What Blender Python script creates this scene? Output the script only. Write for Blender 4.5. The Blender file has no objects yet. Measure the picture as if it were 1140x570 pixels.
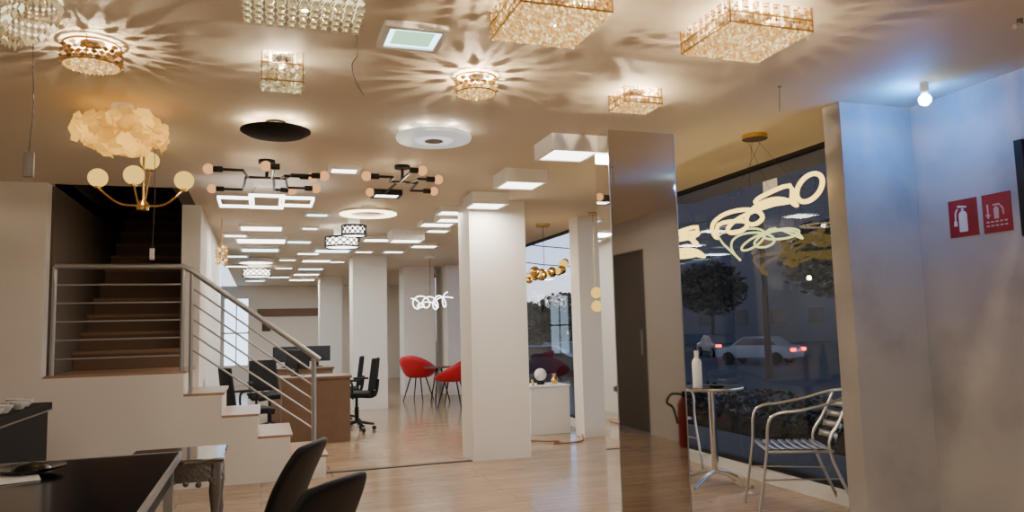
import bpy, math, random
from mathutils import Vector, Matrix
random.seed(7)
COL=bpy.context.scene.collection
PI=math.pi
H=1.25; CEIL=2.53; F=830.0
yaw=math.radians(18.6); pitch=math.radians(5.57); roll=math.radians(-1.5)
R=Matrix.Rotation(-yaw,3,'Z')@Matrix.Rotation(PI/2+pitch,3,'X')@Matrix.Rotation(roll,3,'Z')
O=Vector((0,0,H))
def ray(u,v): return R@Vector(((u-570)/F,-(v-285)/F,-1))
def pz(u,v,z): d=ray(u,v); return O+d*((z-H)/d.z)
def py(u,v,y): d=ray(u,v); return O+d*(y/d.y)
def pxx(u,v,x): d=ray(u,v); return O+d*(x/d.x)
def dist(p): return -(R.transposed()@(Vector(p)-O)).z
# ---------------- materials
def nt(name):
    m=bpy.data.materials.new(name); m.use_nodes=True
    return m,m.node_tree.nodes,m.node_tree.links
def mat(name,col,rough=.5,metal=0,em=0,emc=None,col2=None,scale=8,bump=0,coat=0,spec=.5,sharp=0):
    m,n,l=nt(name); b=n['Principled BSDF']
    b.inputs['Base Color'].default_value=(*col,1); b.inputs['Roughness'].default_value=rough; b.inputs['Metallic'].default_value=metal
    b.inputs['Coat Weight'].default_value=coat; b.inputs['Coat Roughness'].default_value=.05; b.inputs['Specular IOR Level'].default_value=spec
    if em: b.inputs['Emission Color'].default_value=(*(emc or col),1); b.inputs['Emission Strength'].default_value=em
    tc=n.new('ShaderNodeTexCoord'); t=n.new('ShaderNodeTexNoise'); t.inputs['Scale'].default_value=scale; t.inputs['Detail'].default_value=5
    l.new(tc.outputs['Object'],t.inputs['Vector'])
    c2=col2 or tuple(c*.9 for c in col)
    mx=n.new('ShaderNodeMix'); mx.data_type='RGBA'; mx.inputs['A'].default_value=(*col,1); mx.inputs['B'].default_value=(*c2,1)
    if sharp:
        r=n.new('ShaderNodeValToRGB'); r.color_ramp.elements[0].position=.5; r.color_ramp.elements[1].position=.5+sharp
        l.new(t.outputs['Fac'],r.inputs[0]); l.new(r.outputs[0],mx.inputs['Factor'])
    else: l.new(t.outputs['Fac'],mx.inputs['Factor'])
    l.new(mx.outputs['Result'],b.inputs['Base Color'])
    if bump:
        bp=n.new('ShaderNodeBump'); bp.inputs['Strength'].default_value=bump; bp.inputs['Distance'].default_value=.01
        l.new(t.outputs['Fac'],bp.inputs['Height']); l.new(bp.outputs['Normal'],b.inputs['Normal'])
    return m
def emit(name,col,s):
    m,n,l=nt(name); n.remove(n['Principled BSDF']); e=n.new('ShaderNodeEmission')
    e.inputs['Color'].default_value=(*col,1); e.inputs['Strength'].default_value=s
    l.new(e.outputs[0],n['Material Output'].inputs[0]); return m
def sparkle(name,dark,mid,bright,s):  # crystal glints painted as random emission per piece
    m,n,l=nt(name); n.remove(n['Principled BSDF'])
    g=n.new('ShaderNodeNewGeometry'); r=n.new('ShaderNodeValToRGB')
    r.color_ramp.elements[0].color=(*dark,1); r.color_ramp.elements[1].color=(*bright,1); r.color_ramp.elements[1].position=1
    e=r.color_ramp.elements.new(.75); e.color=(*mid,1)
    em=n.new('ShaderNodeEmission'); em.inputs['Strength'].default_value=s
    gl=n.new('ShaderNodeBsdfGlossy'); gl.inputs['Roughness'].default_value=.15; gl.inputs['Color'].default_value=(.75,.56,.34,1)
    ad=n.new('ShaderNodeMixShader'); ad.inputs[0].default_value=.28
    l.new(g.outputs['Random Per Island'],r.inputs[0]); l.new(r.outputs[0],em.inputs['Color'])
    l.new(em.outputs[0],ad.inputs[1]); l.new(gl.outputs[0],ad.inputs[2]); l.new(ad.outputs[0],n['Material Output'].inputs[0]); return m
def glassmat(name,tint=(.8,.86,.92),k=.4,add=0.0):
    m,n,l=nt(name); n.remove(n['Principled BSDF'])
    t=n.new('ShaderNodeBsdfTransparent'); t.inputs[0].default_value=(*tint,1)
    g=n.new('ShaderNodeBsdfGlossy'); g.inputs['Roughness'].default_value=.0
    lw=n.new('ShaderNodeFresnel'); lw.inputs[0].default_value=1.45
    ma=n.new('ShaderNodeMath'); ma.operation='MULTIPLY_ADD'; ma.inputs[1].default_value=k; ma.inputs[2].default_value=add
    mx=n.new('ShaderNodeMixShader'); l.new(lw.outputs[0],ma.inputs[0]); l.new(ma.outputs[0],mx.inputs[0])
    l.new(t.outputs[0],mx.inputs[1]); l.new(g.outputs[0],mx.inputs[2]); l.new(mx.outputs[0],n['Material Output'].inputs[0]); return m
def petalmat():
    m,n,l=nt('petal_yellow'); b=n['Principled BSDF']; b.inputs['Roughness'].default_value=.5
    b.inputs['Base Color'].default_value=(.78,.52,.13,1); b.inputs['Emission Color'].default_value=(1,.60,.11,1)
    oi=n.new('ShaderNodeObjectInfo'); mr=n.new('ShaderNodeMapRange'); mr.inputs['To Min'].default_value=.12; mr.inputs['To Max'].default_value=1.0
    l.new(oi.outputs['Random'],mr.inputs['Value']); l.new(mr.outputs[0],b.inputs['Emission Strength']); return m
def plankmat(name,c1,c2,rough,sx=1.2,sy=.19,rot=0):
    m,n,l=nt(name); b=n['Principled BSDF']; b.inputs['Roughness'].default_value=rough
    tc=n.new('ShaderNodeTexCoord'); mp=n.new('ShaderNodeMapping'); mp.inputs['Rotation'].default_value=(0,0,rot)
    br=n.new('ShaderNodeTexBrick'); br.inputs['Color1'].default_value=(*c1,1); br.inputs['Color2'].default_value=(*c2,1)
    br.inputs['Mortar'].default_value=(*[c*.55 for c in c1],1); br.inputs['Scale'].default_value=1
    br.inputs['Brick Width'].default_value=sx; br.inputs['Row Height'].default_value=sy; br.inputs['Mortar Size'].default_value=.003
    no=n.new('ShaderNodeTexNoise'); no.inputs['Scale'].default_value=3; no.inputs['Detail'].default_value=8
    mp2=n.new('ShaderNodeMapping'); mp2.inputs['Scale'].default_value=(1,9,1); mp2.inputs['Rotation'].default_value=(0,0,rot)
    l.new(tc.outputs['Object'],mp.inputs[0]); l.new(mp.outputs[0],br.inputs[0]); l.new(tc.outputs['Object'],mp2.inputs[0]); l.new(mp2.outputs[0],no.inputs[0])
    mx=n.new('ShaderNodeMix'); mx.data_type='RGBA'; mx.blend_type='MULTIPLY'; mx.inputs['Factor'].default_value=1
    rr=n.new('ShaderNodeValToRGB'); rr.color_ramp.elements[0].color=(.7,.7,.7,1); rr.color_ramp.elements[1].color=(1.1,1.1,1.1,1)
    rr.color_ramp.elements[0].position=.3; rr.color_ramp.elements[1].position=.7
    l.new(br.outputs[0],mx.inputs['A']); l.new(no.outputs['Fac'],rr.inputs[0]); l.new(rr.outputs[0],mx.inputs['B'])
    l.new(mx.outputs['Result'],b.inputs['Base Color']); return m
M={}
M['wall']=mat('wall_paint',(.84,.80,.74),.6,col2=(.78,.74,.68),scale=1.5,bump=.05)
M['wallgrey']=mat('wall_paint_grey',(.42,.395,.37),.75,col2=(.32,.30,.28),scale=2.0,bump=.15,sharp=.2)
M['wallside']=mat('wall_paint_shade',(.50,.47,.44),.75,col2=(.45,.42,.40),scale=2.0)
M['ceil']=mat('ceiling_paint',(.68,.59,.46),.7,col2=(.64,.55,.43),scale=.8)
M['floor']=plankmat('floor_planks',(.42,.295,.195),(.35,.24,.155),.17)
M['outer']=mat('outer_dark',(.06,.05,.045),.8)
M['doorgrey']=mat('door_dark_grey',(.06,.052,.05),.5)
M['wellwall']=mat('stairwell_shade',(.12,.09,.065),.85)  # gloom of the unlit stairwell put into the wall colour
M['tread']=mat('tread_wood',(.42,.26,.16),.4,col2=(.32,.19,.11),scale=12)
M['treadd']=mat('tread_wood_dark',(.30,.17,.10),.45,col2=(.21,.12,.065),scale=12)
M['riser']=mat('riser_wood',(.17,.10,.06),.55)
M['steel']=mat('brushed_steel',(.42,.42,.42),.42,.8)
M['chrome']=mat('chrome',(.75,.75,.75),.08,1)
M['alu']=mat('aluminium',(.62,.61,.60),.28,1)
M['mirror']=mat('mirror_cladding',(.74,.71,.66),.03,1,col2=(.72,.69,.64))
M['mirrorside']=mat('mirror_cladding_side',(.82,.80,.76),.03,1,col2=(.80,.78,.74))
M['gold']=mat('brass',(.75,.48,.16),.22,1)
M['black']=mat('black_metal',(.012,.011,.011),.5,spec=.25)
M['blackg']=mat('black_gloss',(.006,.006,.008),.12,spec=.25)
M['blackm']=mat('black_matte',(.008,.008,.009),.6,spec=.15)
M['leather']=mat('black_leather',(.007,.007,.008),.5,bump=.1,scale=120,spec=.18)
M['mesh']=mat('black_fabric',(.015,.015,.017),.8,spec=.2)
M['wood']=mat('desk_wood',(.19,.115,.075),.55,col2=(.13,.078,.05),scale=6,spec=.25)
M['white']=mat('white_lacquer',(.85,.83,.80),.35)
M['plastic']=mat('white_plastic',(.8,.8,.8),.4)
M['grey']=mat('grey_plastic',(.22,.19,.16),.4)
M['red']=mat('red_upholstery',(.62,.01,.025),.45)
M['redx']=mat('red_enamel',(.16,.008,.01),.4)
M['redsign']=mat('red_sign',(.30,.010,.012),.5)
M['signwhite']=mat('sign_white',(.75,.75,.74),.5)
M['signdim']=mat('sign_faded',(.52,.36,.34),.5)
M['silver']=mat('silver_leaf',(.24,.22,.20),.28,1,bump=.6,scale=60)
M['silvertop']=mat('silver_top',(.30,.28,.26),.10,1)
M['paper']=mat('paper',(.8,.8,.8),.6)
M['screen']=mat('screen_dark',(.02,.022,.03),.2)
M['glass']=glassmat('window_glass',(.86,.88,.90),.95)
M['led']=emit('led_white',(1,.94,.83),7)
M['ledc']=emit('led_cool',(.60,.92,1),5)
M['ledg']=emit('led_greenish',(.55,1,.62),1.5)
M['ledw']=emit('led_warm',(1,.76,.40),7)
M['loop']=emit('led_loop',(1,.66,.16),3.2)
M['loopp']=emit('led_loop_pale',(.85,.85,.30),1.6)
M['loopc']=emit('led_loop_cool',(1,.97,.93),6)
M['globe']=emit('globe_glow',(1,.60,.12),1.5)
M['amber']=emit('amber_bulb',(1,.46,.18),1.3)
M['bulbhot']=emit('cool_bulb',(.55,.82,1),25)
M['petal']=petalmat()
M['spk']=sparkle('crystal_warm',(.10,.04,.008),(.48,.24,.06),(1,.82,.45),3.2)
M['spkb']=sparkle('crystal_base_warm',(.30,.15,.04),(.66,.38,.12),(1,.88,.50),3.0)
M['spkd']=sparkle('crystal_bronze',(.04,.016,.005),(.22,.09,.022),(1,.62,.26),2.2)
M['spkc']=sparkle('crystal_clear',(.08,.06,.025),(.40,.31,.15),(1,.92,.62),2.6)
M['daylight']=emit('daylight_glow',(.62,.80,1),3.5)
M['asphalt']=mat('asphalt',(.09,.09,.10),.7)
M['leaf']=mat('foliage',(.030,.042,.036),.9)
M['bark']=mat('bark',(.05,.035,.03),.9)
M['facade']=mat('facade',(.095,.10,.125),.9)
M['carw']=mat('car_white',(.26,.27,.31),.35,coat=.3)
M['card']=mat('car_dark',(.05,.055,.07),.3,coat=.4)
M['tail']=emit('tail_light',(1,.03,.02),7)
M['lit']=emit('lit_pane',(1,.75,.42),.8)
M['cord']=mat('cord',(.06,.05,.045),.6)
M['cordr']=mat('cord_brown',(.25,.10,.05),.6)
# ---------------- mesh builder
class MB:
    def __init__(s): s.v=[]; s.f=[]
    def add(s,v,f):
        o=len(s.v); s.v+= [tuple(p) for p in v]; s.f+=[tuple(i+o for i in q) for q in f]; return s
    def box(s,x0,x1,y0,y1,z0,z1,m=None):
        v=[Vector((x,y,z)) for x in (x0,x1) for y in (y0,y1) for z in (z0,z1)]
        if m is not None: v=[m@p for p in v]
        return s.add(v,[(0,1,3,2),(4,6,7,5),(0,4,5,1),(2,3,7,6),(0,2,6,4),(1,5,7,3)])
    def prism(s,pts,z0,z1,m=None):
        n=len(pts); v=[Vector((p[0],p[1],z0)) for p in pts]+[Vector((p[0],p[1],z1)) for p in pts]
        if m is not None: v=[m@p for p in v]
        return s.add(v,[tuple(range(n))[::-1],tuple(range(n,2*n))]+[(i,(i+1)%n,n+(i+1)%n,n+i) for i in range(n)])
    def tube(s,pts,r,n=8,closed=False):
        pts=[Vector(p) for p in pts]; k=len(pts)
        rs=r if isinstance(r,(list,tuple)) else [r]*k
        ref=None; V=[]
        for i in range(k):
            if closed: t=pts[(i+1)%k]-pts[i-1]
            else: t=pts[min(i+1,k-1)]-pts[max(i-1,0)]
            t.normalize()
            if ref is None: ref=Vector((0,0,1)) if abs(t.z)<.9 else Vector((1,0,0))
            a=(ref-t*ref.dot(t)).normalized(); b=t.cross(a); ref=a
            for j in range(n):
                w=2*PI*j/n; V.append(pts[i]+(a*math.cos(w)+b*math.sin(w))*rs[i])
        Fc=[]
        for i in range(k if closed else k-1):
            i2=(i+1)%k
            for j in range(n): Fc.append((i*n+j,i*n+(j+1)%n,i2*n+(j+1)%n,i2*n+j))
        if not closed: Fc.append(tuple(range(n))[::-1]); Fc.append(tuple(range((k-1)*n,k*n)))
        return s.add(V,Fc)
    def lathe(s,prof,c=(0,0,0),n=24,cap=True):
        V=[];Fc=[];c=Vector(c);k=len(prof)
        for r,z in prof:
            r=max(r,.0004)
            for j in range(n): w=2*PI*j/n; V.append(c+Vector((r*math.cos(w),r*math.sin(w),z)))
        for i in range(k-1):
            for j in range(n): Fc.append((i*n+j,i*n+(j+1)%n,(i+1)*n+(j+1)%n,(i+1)*n+j))
        if cap: Fc.append(tuple(range(n))[::-1]); Fc.append(tuple(range((k-1)*n,k*n)))
        else:
            for j in range(n): Fc.append(((k-1)*n+j,(k-1)*n+(j+1)%n,(j+1)%n,j))
        return s.add(V,Fc)
    def ball(s,c,r,n=16,k=10,sz=1):
        return s.lathe([(r*math.sin(PI*i/k),-r*sz*math.cos(PI*i/k)) for i in range(k+1)],c,n)
    def octa(s,c,rx,rz,a=0):
        c=Vector(c); v=[c+Vector((rx*math.cos(a+i*PI/2),rx*math.sin(a+i*PI/2),0)) for i in range(4)]+[c+Vector((0,0,rz)),c-Vector((0,0,rz))]
        return s.add(v,[(0,1,4),(1,2,4),(2,3,4),(3,0,4),(1,0,5),(2,1,5),(3,2,5),(0,3,5)])
    def grid(s,fn,nu,nv):
        v=[fn(i/nu,j/nv) for i in range(nu+1) for j in range(nv+1)]
        return s.add(v,[(i*(nv+1)+j,(i+1)*(nv+1)+j,(i+1)*(nv+1)+j+1,i*(nv+1)+j+1) for i in range(nu) for j in range(nv)])
    def build(s,name,m,parent=None,loc=None,bevel=0,solid=0,sub=0):
        me=bpy.data.meshes.new(name); me.from_pydata(s.v,[],s.f); me.update()
        me.materials.append(m); me.shade_smooth(); me.set_sharp_from_angle(angle=.65)
        o=bpy.data.objects.new(name,me); COL.objects.link(o)
        if parent: o.parent=parent
        if loc is not None: o.location=loc
        if solid: q=o.modifiers.new('s','SOLIDIFY'); q.thickness=solid; q.offset=0
        if bevel: q=o.modifiers.new('b','BEVEL'); q.width=bevel; q.segments=2; q.limit_method='ANGLE'
        if sub: q=o.modifiers.new('u','SUBSURF'); q.levels=sub; q.render_levels=sub
        return o
def smooth(pts,n=6,closed=False):
    P=[Vector(p) for p in pts]; k=len(P); out=[]
    for i in range(k if closed else k-1):
        g=lambda j:P[j%k] if closed else P[max(0,min(k-1,j))]
        a,b,c,d=g(i-1),g(i),g(i+1),g(i+2)
        for q in range(n):
            t=q/n; out.append(.5*((2*b)+(c-a)*t+(2*a-5*b+4*c-d)*t*t+(3*b-a-3*c+d)*t**3))
    if not closed: out.append(P[-1])
    return out
def thing(name,label,cat,loc=(0,0,0),rz=0,group=None):
    o=bpy.data.objects.new(name,None); COL.objects.link(o); o.location=loc; o.rotation_euler=(0,0,rz); o.empty_display_size=.05
    o['label']=label; o['category']=cat
    if group: o['group']=group
    return o
def tag(o,label,cat,group=None,kind=None):
    o['label']=label; o['category']=cat
    if group: o['group']=group
    if kind: o['kind']=kind
    return o
def st(o): o['kind']='structure'; return o
def plight(loc,e,col=(1,.84,.64),r=.03,parent=None):
    d=bpy.data.lights.new('bulb_glow','POINT'); d.energy=e; d.color=col; d.shadow_soft_size=r
    o=bpy.data.objects.new('bulb_glow',d); COL.objects.link(o); o.location=loc
    if parent: o.parent=parent
    return o
def alight(loc,e,sx,sy,col=(1,.9,.78),parent=None):
    d=bpy.data.lights.new('panel_glow','AREA'); d.shape='RECTANGLE'; d.size=sx; d.size_y=sy; d.energy=e; d.color=col
    o=bpy.data.objects.new('panel_glow',d); COL.objects.link(o); o.location=loc
    if parent: o.parent=parent
    return o
# ---------------- camera
cd=bpy.data.cameras.new('camera'); cam=bpy.data.objects.new('camera',cd); COL.objects.link(cam)
cd.sensor_width=36; cd.lens=F/1140*36; cd.clip_end=400; cd.clip_start=.02
cam.matrix_world=Matrix.Translation(O)@R.to_4x4(); bpy.context.scene.camera=cam
# ---------------- room shell
XW=3.85
YC=3.44; XC=py(950,340,YC).x; XR=py(1030,340,YC).x
b=MB().prism([(-3,-3),(4.25,-3),(4.25,YC+.1),(3.95,YC+.1),(3.95,20.6),(-3,20.6)],-.1,0); st(b.build('floor',M['floor']))
b=MB(); b.box(-3.1,4.35,-3.1,6.9,CEIL,CEIL+.12); b.box(-.62,3.97,6.9,20.7,CEIL,CEIL+.12); b.box(-3.1,-1.64,6.9,20.7,CEIL,CEIL+.12); st(b.build('ceiling',M['ceil']))
st(MB().box(-3.1,-3,-3,20.6,0,CEIL).build('wall_left',M['wall']))
st(MB().box(-3.1,4.35,-3.1,-3,0,CEIL).build('wall_back',M['wall']))
st(MB().box(-3,-1.66,6.86,7.0,0,CEIL).build('wall_stair_front',M['wall']))
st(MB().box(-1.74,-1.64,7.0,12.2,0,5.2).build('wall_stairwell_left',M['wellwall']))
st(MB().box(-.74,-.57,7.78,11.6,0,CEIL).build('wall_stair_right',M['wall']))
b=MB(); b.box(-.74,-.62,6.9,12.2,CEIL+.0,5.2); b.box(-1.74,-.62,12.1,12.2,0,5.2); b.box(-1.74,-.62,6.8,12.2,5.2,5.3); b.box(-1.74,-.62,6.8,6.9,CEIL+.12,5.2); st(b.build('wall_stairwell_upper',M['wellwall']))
b=MB(); b.box(-3,-.95,20.5,20.6,0,CEIL); b.box(-.3,3.95,20.5,20.6,0,CEIL); b.box(-.95,-.3,20.5,20.6,2.2,CEIL); b.box(-.95,-.3,20.5,20.6,0,.5); st(b.build('wall_far',M['wall']))
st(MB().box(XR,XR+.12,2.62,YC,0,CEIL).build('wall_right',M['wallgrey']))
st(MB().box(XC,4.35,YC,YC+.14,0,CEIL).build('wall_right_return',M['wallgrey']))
b=MB(); b.box(4.25,4.35,-3,-.6,0,CEIL); b.box(4.25,4.35,.85,YC,0,CEIL); b.box(4.25,4.35,-.6,.85,2.15,CEIL); st(b.build('wall_right_side',M['wallside']))
dd=st(MB().box(4.30,4.35,-.6,.85,0,2.15).build('door_1',M['doorgrey'])); MB().tube([(4.27,.70,.9),(4.27,.70,1.2)],.012).build('door_handle',M['steel'],dd)
st(MB().box(3.47,3.95,7.9,8.15,0,CEIL).build('wall_window_stub_near',M['wall']))
st(MB().box(3.45,3.95,14.3,15.3,0,CEIL).build('wall_window_stub_mid',M['wall']))
st(MB().box(3.6,3.95,17.6,20.5,0,CEIL).build('wall_window_stub_far',M['wall']))
st(MB().box(-.12,1.45,20.44,20.5,1.73,1.93).build('trim_1',M['riser']))
st(MB().box(3.74,3.93,YC+.14,7.9,0,.085).build('trim_2',M['white']))
st(MB().box(3.74,3.93,8.15,14.3,0,.085).build('trim_3',M['white']))
st(MB().box(3.74,3.93,15.3,17.6,0,.085).build('trim_4',M['white']))
def window(n,y0,y1,k):
    w=MB(); t=.035
    w.box(XW-.03,XW+.03,y0,y0+t,.085,CEIL); w.box(XW-.03,XW+.03,y1-t,y1,.085,CEIL)
    w.box(XW-.03,XW+.03,y0+t,y1-t,.085,.12); w.box(XW-.03,XW+.03,y0+t,y1-t,CEIL-.03,CEIL)
    for i in range(1,k): y=y0+(y1-y0)*i/k; w.box(XW-.006,XW+.006,y-.004,y+.004,.12,CEIL-.03)
    o=st(w.build('window_%d'%n,M['black']))
    g=MB().add([(XW,y0+t,.12),(XW,y1-t,.12),(XW,y1-t,CEIL-.03),(XW,y0+t,CEIL-.03)],[(3,2,1,0)]); g.build('window_glass',M['glass'],o)
window(1,YC+.14,7.9,1); window(2,8.15,14.3,2); window(3,15.3,17.6,1)
o=st(MB().box(-.95,-.3,20.52,20.55,.5,2.2).build('window_4',M['daylight']))
f=MB(); f.box(-.95,-.91,20.47,20.53,.5,2.2); f.box(-.34,-.3,20.47,20.53,.5,2.2); f.box(-.64,-.61,20.47,20.53,.5,2.2); f.box(-.95,-.3,20.47,20.53,1.3,1.34); f.build('window_frame',M['white'],o)
st(MB().box(-.0,1.92,7.04,7.09,0,.006).build('trim_5',M['black']))
def pillar(name,x0,x1,y0,y1,m=None): return st(MB().box(x0,x1,y0,y1,0,CEIL).build(name,m or M['wall']))
pillar('wall_pillar_centre',1.92,2.50,7.0,7.42)
pillar('wall_pillar_middle',1.42,1.98,12.5,13.0)
pillar('wall_pillar_far',1.22,1.70,17.1,17.6)
pillar('wall_pillar_rear',2.66,3.28,14.7,15.2)
st(MB().box(2.0,2.55,17.3,17.35,0,2.1).build('door_2',M['outer']))
t=thing('mirror_column','floor to ceiling square column clad in pale mirror beside the glass window','column',(2.135,4.32,0))
MB().box(.006,.484,.006,.194,0,CEIL).build('core',M['outer'],t)
MB().box(0,.49,0,.006,0,CEIL).build('mirror_panel',M['mirror'],t)
MB().box(0,.006,.006,.194,0,CEIL).build('mirror_panel',M['mirrorside'],t)
MB().box(.484,.49,.006,.194,0,CEIL).build('mirror_panel',M['mirror'],t)
MB().box(0,.49,.194,.2,0,CEIL).build('mirror_panel',M['mirror'],t)
for x in (-.003,.487): MB().box(x,x+.006,-.004,0,0,CEIL).build('edge_trim',M['steel'],t)
# ---------------- stairs
YS=6.86; LZ=.97; rh=LZ/5
b=MB(); b.box(-1.66,-.62,YS,7.78,0,LZ-.02)
xs=[-.62,-.32,-.03,.24,.54]
zs=[LZ-rh*(i+1) for i in range(4)]
for i in range(4): b.box(xs[i],xs[i+1],YS,7.78,0,zs[i]-.02)
ls=st(b.build('wall_stair_base',M['wall']))
MB().box(-1.64,-.60,YS,7.78,LZ-.02,LZ).build('landing_top',M['tread'],ls)
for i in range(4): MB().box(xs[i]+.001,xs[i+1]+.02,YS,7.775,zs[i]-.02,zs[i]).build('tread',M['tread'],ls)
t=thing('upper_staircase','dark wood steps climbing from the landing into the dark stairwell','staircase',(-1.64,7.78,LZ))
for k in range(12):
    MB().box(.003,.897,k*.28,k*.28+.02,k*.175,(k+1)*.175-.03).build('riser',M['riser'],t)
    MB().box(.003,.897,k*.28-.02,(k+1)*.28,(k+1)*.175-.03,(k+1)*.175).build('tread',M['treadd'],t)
t=thing('stair_railing','brushed steel railing of posts and thin parallel rods around landing and lower steps','railing',(-1.6,YS+.05,LZ))
L=lambda x,z:(x+1.6,0,z-LZ)
x0,x1,x2=-1.60,-.64,.44; zt=1.85; ze=1.04
MB().tube([L(x0,LZ),L(x0,zt)],.017).build('post',M['steel'],t)
MB().tube([L(x1,LZ),L(x1,zt)],.017).build('post',M['steel'],t)
MB().tube([L(x1+.07,LZ-rh),L(x1+.07,zt-.05)],.017).build('post',M['steel'],t)
MB().tube([L(x2,zs[3]),L(x2,ze)],.022).build('post',M['steel'],t)
MB().tube([L(x0,zt),L(x1,zt),L(x1+.06,zt-.03),L(x2+.05,ze-.02)],.024,10).build('handrail',M['steel'],t)
for i in range(1,6): MB().tube([L(x0,zt-.15*i),L(x1,zt-.15*i)],.007,6).build('rod',M['steel'],t)
for i in range(1,6): MB().tube([L(x1+.07,zt-.05-.13*i),L(x2,ze-.125*i)],.008,6).build('rod',M['steel'],t)
# ---------------- ceiling lamps
WC=(1,.78,.50)
def crystal_box(c,sx,sy,h,label,n=12,rows=2,e=6,m='spk',mb='spkb',col=WC,nb=10):
    t=thing('crystal_ceiling_light',label,'ceiling light',(c[0],c[1],CEIL))
    MB().box(-sx*.22,sx*.22,-sy*.22,sy*.22,-.008,0).build('ceiling_plate',M['chrome'],t)
    fr=MB()
    for z in (-.055,-h):
        for q in (-1,1):
            fr.box(-sx/2,sx/2,q*sy/2-.003,q*sy/2+.003,z-.003,z+.003); fr.box(q*sx/2-.003,q*sx/2+.003,-sy/2,sy/2,z-.003,z+.003)
    for q in (-1,1):
        for w in (-1,1): fr.box(q*sx/2-.003,q*sx/2+.003,w*sy/2-.003,w*sy/2+.003,-h,0)
    fr.build('frame',M['gold'],t)
    ph=(h-.057)/rows
    for side in range(4):
        k=MB(); ax=side//2; q=1 if side%2 else -1; ln=(sx,sy)[ax]; p=ln/n
        for r in range(rows):
            zc=-.057-ph*(r+.5)
            for i in range(n):
                s=-ln/2+p*(i+.5)
                k.octa((s,q*sy/2,zc) if ax==0 else (q*sx/2,s,zc),p*.54,ph*.56,0)
        p=ln/nb
        for i in range(nb):
            s=-ln/2+p*(i+.5)
            for w in (-.22,0,.22):
                for j in range(4):
                    zc=-.007-.0128*j
                    k.octa((s+w*p,q*sy/2,zc) if ax==0 else (q*sx/2,s+w*p,zc),p*.125,.0068,PI/4)
        k.build('crystal_panel',M[m],t)
    k=MB(); nx=int(sx/.0125); ny=int(sy/.0125)
    for i in range(nx):
        for j in range(ny): k.octa((-sx/2+sx*(i+.5)/nx,-sy/2+sy*(j+.5)/ny,-h-.003),sx/nx*.55,.008,0)
    k.build('crystal_base',M[mb],t)
    plight((0,0,-.066),e,col,.002,t)
    return t
def crystal_round(c,r,h,label,n=22,rows=2,e=5,m='spkd',col=WC):
    t=thing('round_crystal_light',label,'ceiling light',(c[0],c[1],CEIL))
    MB().lathe([(r*.4,0),(r*.4,-.008)]).build('ceiling_plate',M['chrome'],t)
    k=MB(); rg=[(r*math.cos(2*PI*i/40),r*math.sin(2*PI*i/40)) for i in range(40)]
    for z in (-.012,-h): k.tube([(x,y,z) for x,y in rg],.004,6,True)
    for i in range(0,40,10): k.tube([(rg[i][0],rg[i][1],0),(rg[i][0],rg[i][1],-h)],.003,5)
    k.build('rim',M['gold'],t)
    ph=(h-.02)/rows; k=MB()
    for q in range(rows):
        nn=n//2 if q==0 else n
        for i in range(nn):
            a=2*PI*(i+.5*q)/nn; k.octa((r*math.cos(a),r*math.sin(a),-.02-ph*(q+.5)),2*PI*r/n*(.6 if q==0 else .5),ph*.55,a)
    k.build('crystal_ring',M[m],t); k=MB()
    for q in range(7):
        for i in range(6*q+2):
            a=2*PI*i/(6*q+2); k.octa((r*(.03+.15*q)*math.cos(a),r*(.03+.15*q)*math.sin(a),-h),r*.08,.009,a)
    k.build('crystal_base',M['spkb'],t)
    plight((0,0,-h*.7),e,col,.002,t); return t
def corners(fl,fr,nr,z):
    a,b_,c=pz(*fl,z),pz(*fr,z),pz(*nr,z)
    ce=(a+c)/2; return ce,abs(c.x-a.x),abs(a.y-c.y)
ce,sx,sy=corners((547,45),(640,55),(682,15),2.41); crystal_box(ce,sx,sy,.115,'large square crystal ceiling light at the top centre, glowing amber base',28,3,44,nb=8)
ce,sx,sy=corners((759,60),(836,72),(905,35),2.43); crystal_box(ce,sx,sy,.10,'wide square crystal ceiling light above the window chandeliers, top right',28,2,44,nb=8)
ce,sx,sy=corners((683,121),(716,131),(732,119),2.44); crystal_box(ce,sx,max(sy,.19),.088,'small square crystal ceiling light just before the mirror column',12,1,24,nb=5)
ce=pz(314,97,2.39); crystal_box(ce,.18,.16,.135,'small square light with hanging clear crystal drops near the black disc',10,4,9,'spkc','spkc',col=(1,.82,.58),nb=5)
crystal_round(pz(102,76,2.42),.112,.10,'round bronze faceted crystal light above the yellow petal lamp',24,4,12)
crystal_round(pz(530,106,2.43),.10,.092,'small round crystal light above the white round disc light',20,3,20,'spk')
c=pz(338,6,2.32)
t=thing('spiral_glass_chandelier','rectangular ceiling light hung with rows of twisted clear glass tubes','ceiling light',(c.x,c.y,CEIL))
MB().box(-.20,.20,-.09,.09,-.04,0).build('ceiling_plate',M['chrome'],t)
MB().box(-.18,.18,-.08,.08,-.055,-.04).build('glow_plate',M['ledw'],t)
for i in range(11):
    for j in range(4):
        x=-.175+.035*i; y=-.072+.048*j
        k=MB(); k.tube([(x,y,-.055-q*.0085) for q in range(25)],[.0115+.0045*math.sin(q*2.1) for q in range(25)],8)
        k.build('glass_tube',M['spkc'],t)
plight((0,0,-.30),3,(1,.85,.6),.02,t)
c=pz(36,20,2.36)
t=thing('crystal_string_chandelier','tiered chandelier of hanging crystal bead strings at the top left','chandelier',(c.x,c.y,CEIL))
MB().lathe([(.11,0),(.11,-.02),(.08,-.03)]).build('ceiling_plate',M['chrome'],t)
for i in range(26):
    a=2*PI*i/26; rr=.085; ln=.07+.13*(.5-.5*math.cos(a+.3)) ; k=MB(); z=-.03
    while z>-.03-ln: k.octa((rr*math.cos(a),rr*math.sin(a),z-.008),.007,.009,a); z-=.016
    k.octa((rr*math.cos(a),rr*math.sin(a),z-.016),.010,.020,a); k.build('bead_string',M['spkc'],t)
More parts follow.
